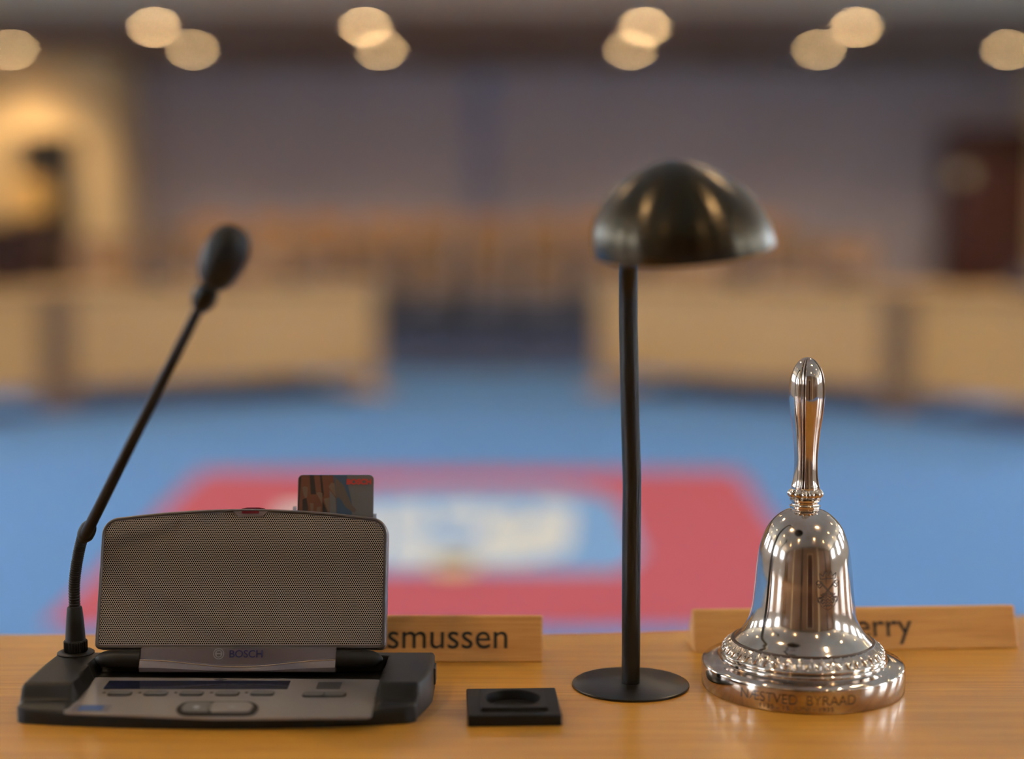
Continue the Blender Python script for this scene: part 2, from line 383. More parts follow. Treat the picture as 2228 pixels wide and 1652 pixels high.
# ------------------------------------------------------------------ ceiling downlights
def downlight():
    t = thing('ceiling_downlight', '', 'ceiling light', (0, 0, 0), 0)
    MB().lathe([(.055, 0), (.075, -.012), (.085, -.012), (.09, 0)], 32).build('trim_ring', M_ring, t)
    MB().lathe([(0.001, -.004), (.05, -.006), (.055, -.002), (.05, .004)], 24).build('lens', M_lens, t)
    return t
DX = [aty(x, 108, 17.1).x for x in (28, 421, 830, 1371, 1781, 2190)]
ordn = ['leftmost', 'second from the left', 'third from the left', 'third from the right', 'second from the right', 'rightmost']
spots = []
ya = at(800, 60, H - .05).y; yb = at(800, 109, H - .05).y
for i, x in enumerate(DX):
    spots.append((x, yb, H - .04, f'glowing round downlight in the farther lamp row on the brown ceiling, {ordn[i]}', 'downlights in the farther ceiling row'))
ordn4 = ['leftmost', 'left of the middle gap', 'right of the middle gap', 'rightmost']
for i, x in enumerate(DX[1:5]):
    spots.append((x, ya, H - .04, f'glowing round downlight in the nearer lamp row, {ordn4[i]} of four', 'downlights in the nearer ceiling row'))
rown = {11.2: 'above the council tables', 8.4: 'before the council tables', 5.6: 'above the red emblem', 2.8: 'in front of the desk', 0.3: 'above the desk', -2.0: 'behind the desk'}
for y in rown:
    for i, x in enumerate(DX):
        spots.append((x, y, H, f'round downlight on the pale ceiling {rown[y]}, {ordn[i]}', 'downlights ' + rown[y]))
d0 = None
for x, y, z, lab, grp in spots:
    if d0 is None: d0 = downlight(); o = d0; d0.location = (x, y, z); d0['label'] = lab; d0['group'] = grp
    else: o = dup(d0, (x, y, z), 0, lab, grp)
    li = bpy.data.lights.new('downlight_beam', 'SPOT'); li.energy = SPOT_W * (2.4 if y > 14 else 1.0); li.color = (1.0, 0.73, 0.43)
    li.spot_size = math.radians(125); li.spot_blend = 0.9; li.shadow_soft_size = 0.045
    lo = bpy.data.objects.new('downlight_beam', li); COL.objects.link(lo); lo.location = (x, y, z - .02)

# ------------------------------------------------------------------ carpet emblem
em = thing('carpet_emblem', 'large red carpet emblem with a pale blue and white crest on the blue floor', 'carpet', (-.18, 5.5, 0))
def flat(name, pts, z0, z1, m, parent):
    return MB().prism([(p[0] + .18, p[1] - 5.5) for p in pts], z0, z1).build(name, m, parent, smooth=False)
flat('red_field', [(-1.25, 4.08), (.88, 4.08), (1.0, 6.82), (-1.37, 6.82)], .0, .006, M_red, em)
sh = []
for i in range(41):
    a = PI * i / 40; sh.append((-.18 + .60 * math.copysign(abs(math.cos(a)) ** .6, math.cos(a)), 5.75 + .62 * math.sin(a) ** .7))
sh += [(-.78, 5.0), (-.70, 4.72), (.34, 4.72), (.42, 5.0)]
shield = flat('blue_shield', sh, .006, .009, M_pale_blue, em)
mb = MB()
def blob(pts):
    q = [at(700 + x / 2.228, 1000 + y / 2.228, .01) for x, y in pts]
    c = catmull([(p.x, p.y, 0) for p in q + q[:1]], 6)[:-1]
    mb.prism([(p.x + .18, p.y - 5.5) for p in c], .009, .012)
blob([(330, 240), (480, 225), (520, 290), (500, 330), (330, 340)])
blob([(560, 235), (780, 225), (800, 300), (600, 310)])
blob([(830, 240), (960, 232), (940, 300), (830, 310)])
blob([(1030, 215), (1190, 225), (1215, 300), (1190, 440), (1080, 470), (1000, 430), (1040, 380), (1050, 300)])
blob([(330, 390), (520, 385), (640, 410), (820, 390), (960, 400), (1060, 480), (900, 500), (620, 505), (330, 490)])
blob([(800, 300), (1045, 300), (1050, 395), (800, 392)])
blob([(-200, 240), (60, 225), (260, 240), (250, 480), (-60, 490), (-230, 420)])
mb.build('white_figures', M_white_c, shield, smooth=False)
mb = MB(); blob([(530, 470), (740, 470), (730, 540), (640, 560), (550, 540)])
mb.build('yellow_figure', M_yellow_c, shield, smooth=False)

# ------------------------------------------------------------------ council tables
def council_table(P0, P1, label, posts=(True, True), depth=.75):
    """table whose front runs from P0 to P1 (floor points); local x along the front, y away from the desk"""
    P0, P1 = Vector(P0), Vector(P1); d = P1 - P0; L = d.length; ang = math.atan2(d.y, d.x)
    t = thing('council_table', label, 'table', (P0.x, P0.y, 0), ang, 'council tables round the blue floor')
    MB().box(-.02, L + .02, -.03, depth, .715, .745).build('tabletop', M_fwood, t, smooth=False, bevel=(.004, 2))
    MB().box(.02, L - .02, .02, .04, .16, .70).build('modesty_panel', M_fwood, t, smooth=False, bevel=(.003, 2))
    for x, kind in ((0, posts[0]), (L, posts[1])):
        if kind == 'wide':
            MB().box(x - (.09 if x == 0 else .08), x + (.08 if x == 0 else .09), -.02, .12, 0, .70).build('leg', M_post, t, smooth=False, bevel=(.004, 2))
        elif kind == 'slim':
            s_ = 1 if x == 0 else -1; xx = x + .05 * s_
            MB().box(xx - .04, xx + .04, .06, .16, .03, .715).box(xx - .09, xx + .09, -.06, .6, 0, .045).build('leg', M_fwood, t, smooth=False, bevel=(.004, 2))
    MB().box(.06, L - .06, .4, .44, .62, .70).build('stretcher', M_metal, t, smooth=False)
    return t
A0, A1 = (-2.66, 9.12), (-.86, 10.18)
B0, B1 = (.55, 10.30), (2.23, 9.02)
k = 1.35
council_table((A0[0] - 1.0, A0[1] - 1.75), (A0[0] - .06, A0[1] - .10), 'pale wooden council table at the left edge, nearest of the left tables', ('slim', None))
council_table(A0, A1, 'pale wooden council table with a front panel, left of the middle gap', ('wide', 'slim'))
council_table(B0, B1, 'pale wooden council table with a front panel, right of the middle gap', ('slim', 'wide'))
council_table((B1[0] + .06, B1[1] - .10), (B1[0] + 1.0, B1[1] - 1.8), 'pale wooden council table at the right edge, nearest of the right tables', (None, 'slim'))

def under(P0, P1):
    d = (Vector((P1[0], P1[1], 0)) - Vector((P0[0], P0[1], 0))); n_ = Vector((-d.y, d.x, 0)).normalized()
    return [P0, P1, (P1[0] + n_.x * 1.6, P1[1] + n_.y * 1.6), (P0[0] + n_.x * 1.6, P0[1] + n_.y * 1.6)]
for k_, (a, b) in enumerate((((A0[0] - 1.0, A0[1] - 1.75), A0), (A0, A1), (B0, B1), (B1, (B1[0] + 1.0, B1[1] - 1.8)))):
    struct(MB().prism(under(a, b), 0, .004 + .001 * k_).build('floor_shade_strip', M_navyc_shade, smooth=False))  # darker strips put the shade under the tables into the floor colour
# ------------------------------------------------------------------ microphones standing on the council tables
def small_mic():
    t = thing('table_microphone', '', 'microphone')
    MB().prism(rrect(-.09, .09, -.06, .06, .02), 0, .03).build('base', M_black, t, bevel=(.004, 2))
    MB().tube(catmull([(-.06, 0, .03), (-.06, .02, .15), (-.02, .08, .27), (.02, .14, .33)], 6), .006, 8).build('gooseneck', M_matte, t)
    MB().lathe([(.003, -.03), (.012, -.025), (.016, 0), (.012, .025), (.003, .03)], 16).build('microphone_head', M_foam, t, loc=(.025, .15, .345), rot=(-.9, 0, 0))
    MB().box(-.07, .09, .03, .045, .03, .11).build('loudspeaker_lid', M_silverp, t, smooth=False, bevel=(.004, 2))
    return t
mics = [((-3.10, 8.75), 'small conference microphone on the table at the left edge'), ((-2.25, 9.75), 'small conference microphone at the outer end of the table left of the gap'),
        ((-1.45, 10.25), 'small conference microphone at the inner end of the table left of the gap'),
        ((1.45, 9.95), 'small conference microphone at the inner end of the table right of the gap'), ((2.03, 9.55), 'small conference microphone at the outer end of the table right of the gap'),
        ((2.80, 8.45), 'small conference microphone on the table at the right edge')]
m0 = None
for (x, y), lab in mics:
    if m0 is None: m0 = small_mic(); m0['label'] = lab; m0['group'] = 'microphones on the council tables'; m0.location = (x, y, .745)
    else: dup(m0, (x, y, .745), 0, lab)
    (m0 if (x, y) == mics[0][0] else m0)['group'] = 'microphones on the council tables'

# ------------------------------------------------------------------ chairs
def chair(hback=.95, name='gallery_chair'):
    t = thing(name, '', 'chair')
    sp_ = [(x * .5, y) for x, y in ((-.44, -.2), (-.36, -.26), (.36, -.26), (.44, -.2), (.40, .2), (-.40, .2))]
    MB().prism([(x, y) for x, y in sp_], .43, .46).build('seat', M_dwood, t, bevel=(.008, 2))
    mb = MB(); n = 10; vs = []
    for z, wdt in ((.56, .17), (.66, .21), (.86, .215), (hback - .02, .20), (hback, .17)):
        for i in range(n + 1):
            x = wdt * (2 * i / n - 1); vs.append((x, .215 + (z - .46) * .14 - .035 * (1 - (x / .22) ** 2) * -1 - .0, z))
    k = len(vs); vs += [(x, y + .014, z) for x, y, z in vs]; fs = []
    for j in range(4):
        for i in range(n):
            a = j * (n + 1) + i; fs += [(a, a + 1, a + n + 2, a + n + 1), (a + k, a + n + 1 + k, a + n + 2 + k, a + 1 + k)]
    for j in range(4):
        for e in (0, n):
            a = j * (n + 1) + e; fs.append((a, a + n + 1, a + n + 1 + k, a + k))
    for i in range(n):
        fs.append((i, i + k, i + 1 + k, i + 1)); a = 4 * (n + 1) + i; fs.append((a, a + 1, a + 1 + k, a + k))
    mb.add(vs, fs).build('backrest', M_dwood, t)
    for sx_ in (-1, 1):
        MB().tube([(sx_ * .20, -.22, 0), (sx_ * .185, -.19, .43)], .019, 10).build('leg', M_metal, t)
        MB().tube(catmull([(sx_ * .20, .30, 0), (sx_ * .18, .2, .40), (sx_ * .18, .245, .62), (sx_ * .18, .28, .8)], 5), .019, 10).build('leg', M_metal, t)
    return t
struct(MB().box(-3.9, 3.6, 13.45, 15.0, 0, .15).box(-3.9, 3.6, 15.0, RY1, 0, .30).box(-3.9, 3.6, 12.0, 13.45, 0, .008).build('floor_riser', M_navyc_shade, smooth=False))
c0 = None
names = ['first', 'second', 'third', 'fourth', 'fifth', 'sixth', 'seventh', 'eighth', 'ninth', 'tenth', 'eleventh']
for row, (y, z, nm) in enumerate(((14.0, .15, 'front'), (15.6, .30, 'back'))):
    for i in range(11):
        x = -3.00 + .555 * i + random.uniform(-.02, .02)
        lab = f'wooden gallery chair in the {nm} row behind the council tables, {names[i]} from the left'
        if c0 is None: c0 = chair(); c0['label'] = lab; c0['group'] = 'gallery chairs in rows'; c0.location = (x, y, z)
        else: dup(c0, (x, y, z), random.uniform(-.06, .06), lab)
cc = None
for x, y, a, lab in ((-2.62, 10.35, .55, 'wooden council chair behind the table left of the gap, outer one'), (-1.55, 11.0, .5, 'wooden council chair behind the table left of the gap, inner one'),
                     (1.20, 11.15, -.6, 'wooden council chair behind the table right of the gap, inner one'), (2.12, 10.45, -.65, 'wooden council chair behind the table right of the gap, outer one'),
                     (-4.1, 8.7, 1.0, 'wooden council chair behind the table at the left edge'), (3.55, 8.8, -1.0, 'wooden council chair behind the table at the right edge')):
    if cc is None: cc = chair(1.04, 'council_chair'); cc['label'] = lab; cc['group'] = 'chairs behind the council tables'; cc.location = (x, y, 0); cc.rotation_euler = (0, 0, a)
    else: dup(cc, (x, y, 0), a, lab)

# ================================================================== DESK
desk = thing('desk', 'orange-brown pine desk with a curved far edge in the foreground', 'desk', (0, .8, 0))
def edge(x):
    if x > 0: return 1.1555 + .233 * x ** 1.5
    if x < -.5: return 1.1555 + .233 * (-.5 - x) ** 1.5
    return 1.1555
xs = [-1.5 + 3.0 * i / 90 for i in range(91)]
pts = [(x, edge(x) - .8) for x in xs][::-1] + [(x, edge(x) - .8 - 1.05) for x in xs]
MB().prism(pts, T - .03, T).build('tabletop', M_desk, desk, bevel=(.003, 3))
pan = [(x, edge(x) - .8 - .06) for x in xs[4:-4]]; pan2 = [(x, edge(x) - .8 - .08) for x in xs[4:-4]]
MB().prism(pan[::-1] + pan2, .12, T - .03).build('modesty_panel', M_fwood, desk)
for x in (-1.3, 1.3):
    MB().box(x - .03, x + .03, edge(x) - .8 - .98, edge(x) - .8 - .1, 0, T - .03).build('leg', M_post, desk, smooth=False, bevel=(.004, 2))

# ================================================================== NAME SIGNS
def sign(name, label, x0, y0, ang, L, h, word, wpx_right, wwidth):
    t = thing(name, label, 'name sign', (x0, y0, T), ang, 'wooden name signs')
    # triangular section with a leaning front face
    prof = [(0, 0), (.012, h), (.016, h), (.034, 0)]
    mb = MB(); vs = [(x, p[0], p[1]) for x in (0, L) for p in prof]
    mb.add(vs, [(0, 1, 2, 3), (7, 6, 5, 4), (0, 4, 5, 1), (1, 5, 6, 2), (2, 6, 7, 3), (3, 7, 4, 0)])
    mb.build('wooden_block', M_plate, t, smooth=False, bevel=(.0012, 2))
    me = text_mesh('lettering', word, M_ink, wwidth)
    lean = math.atan2(.012, h)
    o = put('lettering', me, t, (wpx_right - wwidth, .0036 - .0003, .0094), (PI / 2 - lean, 0, 0))
    return t
xr = at(1181, 1442, T)
L1 = .262; s1 = aty(1104, 1408, 1.08).x
sign('name_sign', 'wooden name sign lettered Rasmussen, half hidden behind the grey conference unit', xr.x - L1, xr.y, 0, L1, .0305, 'Rasmussen', s1 - (xr.x - L1), .1105)
pl, pr = at(1512, 1422, T), at(2218, 1411, T)
d = pr - pl
sign('name_sign', 'wooden name sign lettered Perry, standing behind the silver bell', pl.x, pl.y, math.atan2(d.y, d.x), d.length, .0290, 'Perry', (aty(1988, 1395, 1.112).x - pl.x), .0535)

# ================================================================== PEN STAND (square black block with a round well)
c = at(1116, 1580, T); cy0 = at(1116, 1581, T).y
ks = thing('holder_block', 'small square black block with a round recess, lying between the unit and the lamp', 'holder', ((-.0285 + .0295) / 2, cy0 + .0285, T), math.radians(2.5))
hw = .0290
n = 48
def sq(a, r): 
    cx, sx_ = math.cos(a), math.sin(a); k = r / max(abs(cx), abs(sx_)); return cx * k, sx_ * k
mb = MB(); n = 64
def rings_of(rings, closed=False):
    mb = MB(); vs = []
    for kind, r, z in rings:
        for i in range(n):
            a = 2 * PI * i / n; x, y = sq(a, r) if kind == 's' else (r * math.cos(a), r * math.sin(a)); vs.append((x, y, z))
    m_ = len(rings); e_ = m_ if closed else m_ - 1
    return mb.add(vs, [(j * n + i, j * n + (i + 1) % n, ((j + 1) % m_) * n + (i + 1) % n, ((j + 1) % m_) * n + i) for j in range(e_) for i in range(n)])
rings_of([('s', hw, 0), ('s', hw, .0072), ('c', .0186, .0072), ('c', .0186, 0)], True).build('block', M_matte, ks, bevel=(.0009, 3))
rings_of([('s', .0208, .0073), ('s', .0204, .0092), ('s', .0200, .0095), ('c', .0180, .0095), ('c', .0174, .0090), ('c', .0170, .0030), ('c', .0001, .0026)]).build('raised_well', M_matte, ks, angle=30)

# ================================================================== DESK LAMP
lp = at(1372, 1492, T)
lampr = thing('desk_lamp', 'black gooseneck desk lamp with round base and glossy domed shade', 'lamp', (lp.x, lp.y, T))
MB().lathe([(0, 0), (.0385, 0), (.0392, .0006), (.0392, .0015), (.0383, .0021), (.008, .0021), (.0001, .0021)], 128).build('base', M_lampblk, lampr)
stem = [(1373, 1490, 0)] + [(x, y, dy) for x, y, dy in ((1373, 1400, 0), (1373, 1300, 0), (1374, 1150, 0), (1375, 1050, 0), (1373, 980, 0), (1371, 900, 0), (1369, 800, 0), (1367, 700, 0), (1367, 620, -.003), (1368, 565, -.014), (1376, 520, -.040), (1394, 490, -.075), (1415, 475, -.105))]
path = [Vector((lp.x, lp.y, T + .002))] + [aty(x, y, lp.y + dy) for x, y, dy in stem[1:]]
path = [p_ - Vector((lp.x, lp.y, T)) for p_ in path]
MB().tube(catmull(path, 8), .0062, 28).build('stem', M_lampblk, lampr)
# dome: open shell, axis tipped a little
SHY = lp.y - .155
sc = aty(1487, 538, SHY)
kpx = (SHY * cp + .03) / F
R = 192 * kpx; Hs = 178 * kpx
prof = []
for i in range(25):
    a = PI / 2 * i / 24; prof.append((max(.0005, R * math.cos(a) ** 1.22), Hs * math.sin(a) ** 1.0 + .002))
prof = [(R * 1.0, 0)] + prof
inner = [(max(.0004, r - .0012), z - .0012 if j > 1 else z) for j, (r, z) in enumerate(prof)][::-1]
mb = MB(); vs = []; nn = 96
allp = prof + inner
for r, z in allp:
    for i in range(nn):
        a = 2 * PI * i / nn; vs.append((r * math.cos(a) + .10 * z * -1 + .0, r * math.sin(a), z))
fs = [(j * nn + i, j * nn + (i + 1) % nn, ((j + 1) % len(allp)) * nn + (i + 1) % nn, ((j + 1) % len(allp)) * nn + i) for j in range(len(allp)) for i in range(nn)]
mb.add(vs, fs)
shade = mb.build('lamp_shade', M_chromeb, lampr, loc=sc - Vector((lp.x, lp.y, T)), rot=(math.radians(11), math.radians(-5.2), 0))

# ================================================================== CONFERENCE UNIT
cu = thing('conference_unit', 'black and grey conference unit with perforated loudspeaker lid and gooseneck microphone', 'conference unit', (-.18, .975, T))
OFF = Vector((-.18, .975, T))
XL, XR, XRf = -.3075, -.0515, -.0600
YB = 1.022
def yfront(u): return .9262 + .0105 * (abs(u - .5) * 2) ** 2.2
def hgt(x, y, u, v):
    base_ = .0088 + .0025 * sstep(.93, .945, y)
    h = base_ + (.0215 - base_) * sstep(.9455, .9535, y) + .001 * sstep(.95, 1.02, y)
    inx = sstep(-.2755, -.2715, x) * (1 - sstep(-.0865, -.0825, x))
    iny = sstep(.9262, .9285, y)
    rec = .0078 + .060 * max(0, (y - .926))
    # slanted corners at the back of the well
    back = 1 - sstep(.9905, .9935, y)
    h = h + (rec - h) * inx * iny * back
    ch = sstep(.9895, .9915, y) * (1 - sstep(1.0085, 1.0115, y)) * sstep(-.2765, -.2725, x) * (1 - sstep(-.0855, -.0815, x))
    h = h + (.0125 - h) * ch
    return h
nu, nv = 150, 90; mb = MB(); vs = []
for j in range(nv + 1):
    v = j / nv
    for i in range(nu + 1):
        u = i / nu
        xr_ = XRf + (XR - XRf) * sstep(0, .6, v)
        xl_ = XL + .0035 * (v ** 2) 
        # rounded plan corners
        cr = .010 * max(0, 1 - v / .07) ** 2 + .008 * max(0, (v - .93) / .07) ** 2
        x = (xl_ + cr * .6) + (xr_ - xl_ - 1.2 * cr) * u
        y = yfront(u) + (YB - yfront(u)) * v
        h = hgt(x, y, u, v)
        e = min((x - xl_), (xr_ - x), (y - yfront(u)), YB - y); e = max(0, e)
        rr = .0030
        if e < rr: h -= (rr - math.sqrt(max(0, rr * rr - (rr - e) ** 2))) * .8
        vs.append((x - OFF.x, y - OFF.y, h))
W1 = nu + 1
fs = [(j * W1 + i, j * W1 + i + 1, (j + 1) * W1 + i + 1, (j + 1) * W1 + i) for j in range(nv) for i in range(nu)]
ring = [i for i in range(W1)] + [j * W1 + nu for j in range(1, nv + 1)] + [nv * W1 + i for i in range(nu - 1, -1, -1)] + [j * W1 for j in range(nv - 1, 0, -1)]
k0 = len(vs)
for i in ring:
    x, y, z = vs[i]; vs.append((x, y, 0))
nr = len(ring)
fs += [(ring[i], k0 + i, k0 + (i + 1) % nr, ring[(i + 1) % nr]) for i in range(nr)]
fs.append(tuple(k0 + i for i in range(nr)))
mb.add(vs, fs); base = mb.build('base', M_black, cu, angle=50)
# lower foot flange seen as the thin wide front lip
def pan_z(y): return T + .0078 + .060 * (y - .926)
def pan(px, py, up=0.0012):
    z = T + .012
    for _ in range(4): q = at(px, py, z); z = pan_z(q.y) + up
    return q
# grey faceplate lying in the well
fpts = []
c4 = [pan(200, 1474), pan(830, 1479), pan(806, 1560), pan(470, 1563), pan(136, 1550)]
def round_poly(P, r, n=5):
    out = []
    for i in range(len(P)):
        a, b, c_ = P[i - 1], P[i], P[(i + 1) % len(P)]
        da, dc = (a - b).normalized(), (c_ - b).normalized(); rr = min(r, (a - b).length * .45, (c_ - b).length * .45)
        s_, e_ = b + da * rr, b + dc * rr
        for k_ in range(n + 1):
            t_ = k_ / n; out.append(s_ * (1 - t_) ** 2 + b * (2 * t_ * (1 - t_)) + e_ * t_ ** 2)
    return out
def slab(name, P, th, m, parent, lift=0.0):
    mb = MB(); n_ = len(P); vs = [(p_.x - OFF.x, p_.y - OFF.y, p_.z - OFF.z + lift - th) for p_ in P] + [(p_.x - OFF.x, p_.y - OFF.y, p_.z - OFF.z + lift) for p_ in P]
    mb.add(vs, [tuple(range(n_))[::-1], tuple(range(n_, 2 * n_))] + [(i, (i + 1) % n_, (i + 1) % n_ + n_, i + n_) for i in range(n_)])
    return mb.build(name, m, parent, smooth=False)
fp = slab('faceplate', round_poly([Vector(p_) for p_ in c4], .004), .0015, M_faceplate, cu)
def rect_px(x0, x1, y0, y1, skew=True):
    """a rectangle on the faceplate whose sides run straight away from the desk's near edge"""
    a, b = pan(x0, (y0 + y1) / 2), pan(x1, (y0 + y1) / 2); yb_, yf_ = pan(x0, y0).y, pan(x0, y1).y
    return [Vector((a.x, yf_, pan_z(yf_) + .0012)), Vector((b.x, yf_, pan_z(yf_) + .0012)), Vector((b.x, yb_, pan_z(yb_) + .0012)), Vector((a.x, yb_, pan_z(yb_) + .0012))]
slab('display', round_poly(rect_px(231, 629, 1482, 1500), .001), .0005, M_display, fp, .0002)
slab('card_window', round_poly(rect_px(690, 742, 1485, 1500), .001), .0005, M_darkmark, fp, .0002)
for i, x in enumerate((261, 339, 417, 495, 571)):
    bt = slab('button', round_poly(rect_px(x - 26, x + 26, 1505, 1515), .003), .001, M_btnedge, fp, .0002)
    slab('button_cap', round_poly(rect_px(x - 24, x + 24, 1506, 1513.5), .003), .0008, M_btn, bt, .0010)
    slab('indicator_dot', round_poly(rect_px(x - 38, x - 31, 1506, 1509), .001), .0004, M_darkmark, fp, .0002)
bt = slab('volume_button', round_poly(rect_px(658, 753, 1507, 1518), .003), .001, M_btnedge, fp, .0002)
slab('button_cap', round_poly(rect_px(660, 704, 1508, 1516.5), .003), .0008, M_btn, bt, .0010)
slab('button_cap', round_poly(rect_px(706, 751, 1508, 1516.5), .003), .0008, M_btn, bt, .0010)
oc = [pan(*p_) for p_ in ((400, 1528.5), (550, 1528.5), (565, 1541), (552, 1559), (394, 1559), (380, 1546))]
tb = slab('talk_button', round_poly(oc, .006), .0012, M_btnedge, fp, .0006)
slab('button_cap', round_poly([pan(*p_) for p_ in ((408, 1533), (461, 1533), (455, 1554), (402, 1554), (394, 1545))], .003), .0012, M_btn, tb, .0016)
slab('button_cap', round_poly([pan(*p_) for p_ in ((463, 1533), (541, 1533), (552, 1541), (541, 1554), (457, 1554))], .003), .0012, M_faceplate, tb, .0016)
def glyph(px, py, w_, h_, name='button_symbol', parent=None, m=M_mark, lift=.0018):
    P = [pan(px - w_, py), pan(px, py - h_), pan(px + w_, py), pan(px, py + h_)]
    slab(name, P, .0003, m, parent, lift)
glyph(428, 1544, 8, 4, parent=tb); glyph(505, 1544, 6, 3, parent=tb)
slab('blue_sticker', round_poly(rect_px(172, 224, 1536, 1547), .0008), .0004, M_bluelbl, fp, .0002)
slab('sticker_border', round_poly(rect_px(158, 240, 1534, 1549), .001), .0003, M_silverp, fp, .00005)
q = pan(466, 1481)
put('small_print', text_mesh('small_print', 'Dual Congress Network', M_darkmark, .0225, .0012), fp, Vector((q.x + .006, q.y - .0005, q.z + .0003)) - OFF, (0, 0, 0))
glyph(480, 1479.5, 14, 2.5, 'logo_mark', fp, M_darkmark, .0003)

# --- loudspeaker lid, leaning back
LEAN = math.radians(-19)
lidY = 1.004; lz = aty(520, 1413, lidY).z
LW = .0962; LC = aty(522, 1413, lidY).x
piv = Vector((LC, lidY, lz)) - OFF
def lid_h(py, px):                       # local height on the lid for a pixel row
    lo_, hi_ = 0, .2
    for _ in range(40):
        m_ = (lo_ + hi_) / 2; y = lidY - math.sin(LEAN) * m_; z = lz + math.cos(LEAN) * m_
        if aty(px, py, y).z > z: lo_ = m_
        else: hi_ = m_
    return lo_
Hc, He = lid_h(1107, 530), lid_h(1140, 235)
SAG = .0074
def lid_outline(ins, n=14):
    wl = LW - ins; pts = []
    rt, rb = max(.001, .0120 - ins), max(.0008, .0040 - ins)
    def top(x): return Hc - ins - SAG * (abs(x) / LW) ** 2.0
    for i in range(n + 1):                 # bottom left, bottom right
        a = PI + PI / 2 * i / n; pts.append((-wl + rb + rb * math.cos(a), ins + rb + rb * math.sin(a)))
    for i in range(n + 1):
        a = -PI / 2 + PI / 2 * i / n; pts.append((wl - rb + rb * math.cos(a), ins + rb + rb * math.sin(a)))
    zt = top(wl - rt) 
    for i in range(n + 1):
        a = PI / 2 * i / n; pts.append((wl - rt + rt * math.cos(a), zt - rt + rt * math.sin(a)))
    for i in range(1, 30):
        x = (wl - rt) * (1 - 2 * i / 30)
        pts.append((x, top(x)))
    for i in range(n + 1):
        a = PI / 2 + PI / 2 * i / n; pts.append((-wl + rt + rt * math.cos(a), zt - rt + rt * math.sin(a)))
    # narrow slightly towards the top on both sides
    return pts
o0, o1 = lid_outline(0), lid_outline(.0028)
lid = MB().prism(o0, .0, .011, axis='y').build('loudspeaker_lid', M_silverp, cu, loc=piv, rot=(LEAN, 0, 0), bevel=(.0015, 3))
mb = MB(); n_ = len(o0); oa = lid_outline(.0006); ob_ = lid_outline(.0024)
vs = [(x, 0, z) for x, z in oa] + [(x, -.0010, z) for x, z in lid_outline(.0010)] + [(x, -.0010, z) for x, z in lid_outline(.0018)] + [(x, 0, z) for x, z in ob_]
mb.add(vs, [(j * n_ + i, j * n_ + (i + 1) % n_, (j + 1) * n_ + (i + 1) % n_, (j + 1) * n_ + i) for j in range(3) for i in range(n_)])
mb.build('lid_rim', M_rim, lid)
mb = MB(); og = lid_outline(.0030); n_ = len(og)
mb.add([(x, -.0003, z) for x, z in og] + [(x, .0002, z) for x, z in og], [tuple(range(n_)), tuple(range(n_, 2 * n_))[::-1]] + [(i, (i + 1) % n_, (i + 1) % n_ + n_, i + n_) for i in range(n_)])
mb.build('speaker_grille', M_grille, lid, smooth=False)
xi = .0035
MB().prism([(-.0135, Hc - .0006), (-.0085, Hc - .0055), (.0085, Hc - .0055), (.0135, Hc - .0006)], -.0010, .0005, axis='y').build('indicator_bezel', M_silverp, lid, smooth=False, loc=(xi, 0, 0), bevel=(.0004, 2))
MB().prism(rrect(-.0058, .0058, Hc - .0036, Hc - .0018, .0006), -.0014, 0, axis='y').build('indicator_light', M_redlens, lid, loc=(xi, 0, 0))
MB().prism([(-.0088, Hc - .002), (.0088, Hc - .002), (.0078, Hc + .0006), (.004, Hc + .0014), (-.004, Hc + .0014), (-.0078, Hc + .0006)], .004, .009, axis='y').build('top_indicator', M_redlens, lid, loc=(xi + .001, 0, 0))
# hinge bar with the maker's lettering
hx0, hx1 = aty(307, 1440, .999).x - OFF.x, aty(731, 1440, .999).x - OFF.x
bz0 = aty(520, 1466, .992).z - T; bz1 = aty(520, 1409, 1.003).z - T
nx = 60; mb = MB(); vs = []
prof_h = 12
for i in range(nx + 1):
    x = hx0 + (hx1 - hx0) * i / nx; s_ = (i / nx)
    wv = .5 - .5 * math.cos(2 * PI * s_)                         # the wave dips in the middle
    wz = bz0 + (bz1 - bz0) * (.52 - .32 * wv)
    ring_ = [(1.006, bz1), (.9995, bz1), (.9975, wz + .0012), (.9960, wz + .0004), (.9950, wz - .0001), (.9942, wz - .0010), (.9925, wz * .5 + bz0 * .5), (.9930, bz0 + .001), (.9945, bz0), (1.006, bz0)]
    vs += [(x, y - OFF.y, z) for y, z in ring_]
kk = 10
fs = [(i * kk + j, (i + 1) * kk + j, (i + 1) * kk + (j + 1) % kk, i * kk + (j + 1) % kk) for i in range(nx) for j in range(kk)] + [tuple(range(kk)), tuple(nx * kk + j for j in range(kk))[::-1]]
bar = MB().add(vs, fs).build('hinge_bar', M_silverp, cu, angle=25)
wp = []
for i in range(61):
    s_ = i / 60; wv = .5 - .5 * math.cos(2 * PI * s_)
    wp.append((hx0 + (hx1 - hx0) * s_, .9958 - OFF.y, bz0 + (bz1 - bz0) * (.52 - .32 * wv) + .0004))
MB().tube(wp, .0005, 10).build('wave_highlight', M_wave, bar)  # bright tube puts the highlight along the wave into the colour
q = aty(499, 1431, .9975); q2 = aty(571, 1431, .9975)
hgt_l = (aty(520, 1415, .9975).z - aty(520, 1431, .9975).z)
sl = math.atan2(.002, (bz1 - bz0) * .5)
put('lettering', text_mesh('lettering', 'BOSCH', M_navy, q2.x - q.x, hgt_l, offset=.012), bar, Vector((q.x, .9977, q.z)) - OFF, (PI / 2 - sl, 0, 0))
lc = aty(476, 1422.5, .9975) - OFF
mb = MB(); R_ = .0036
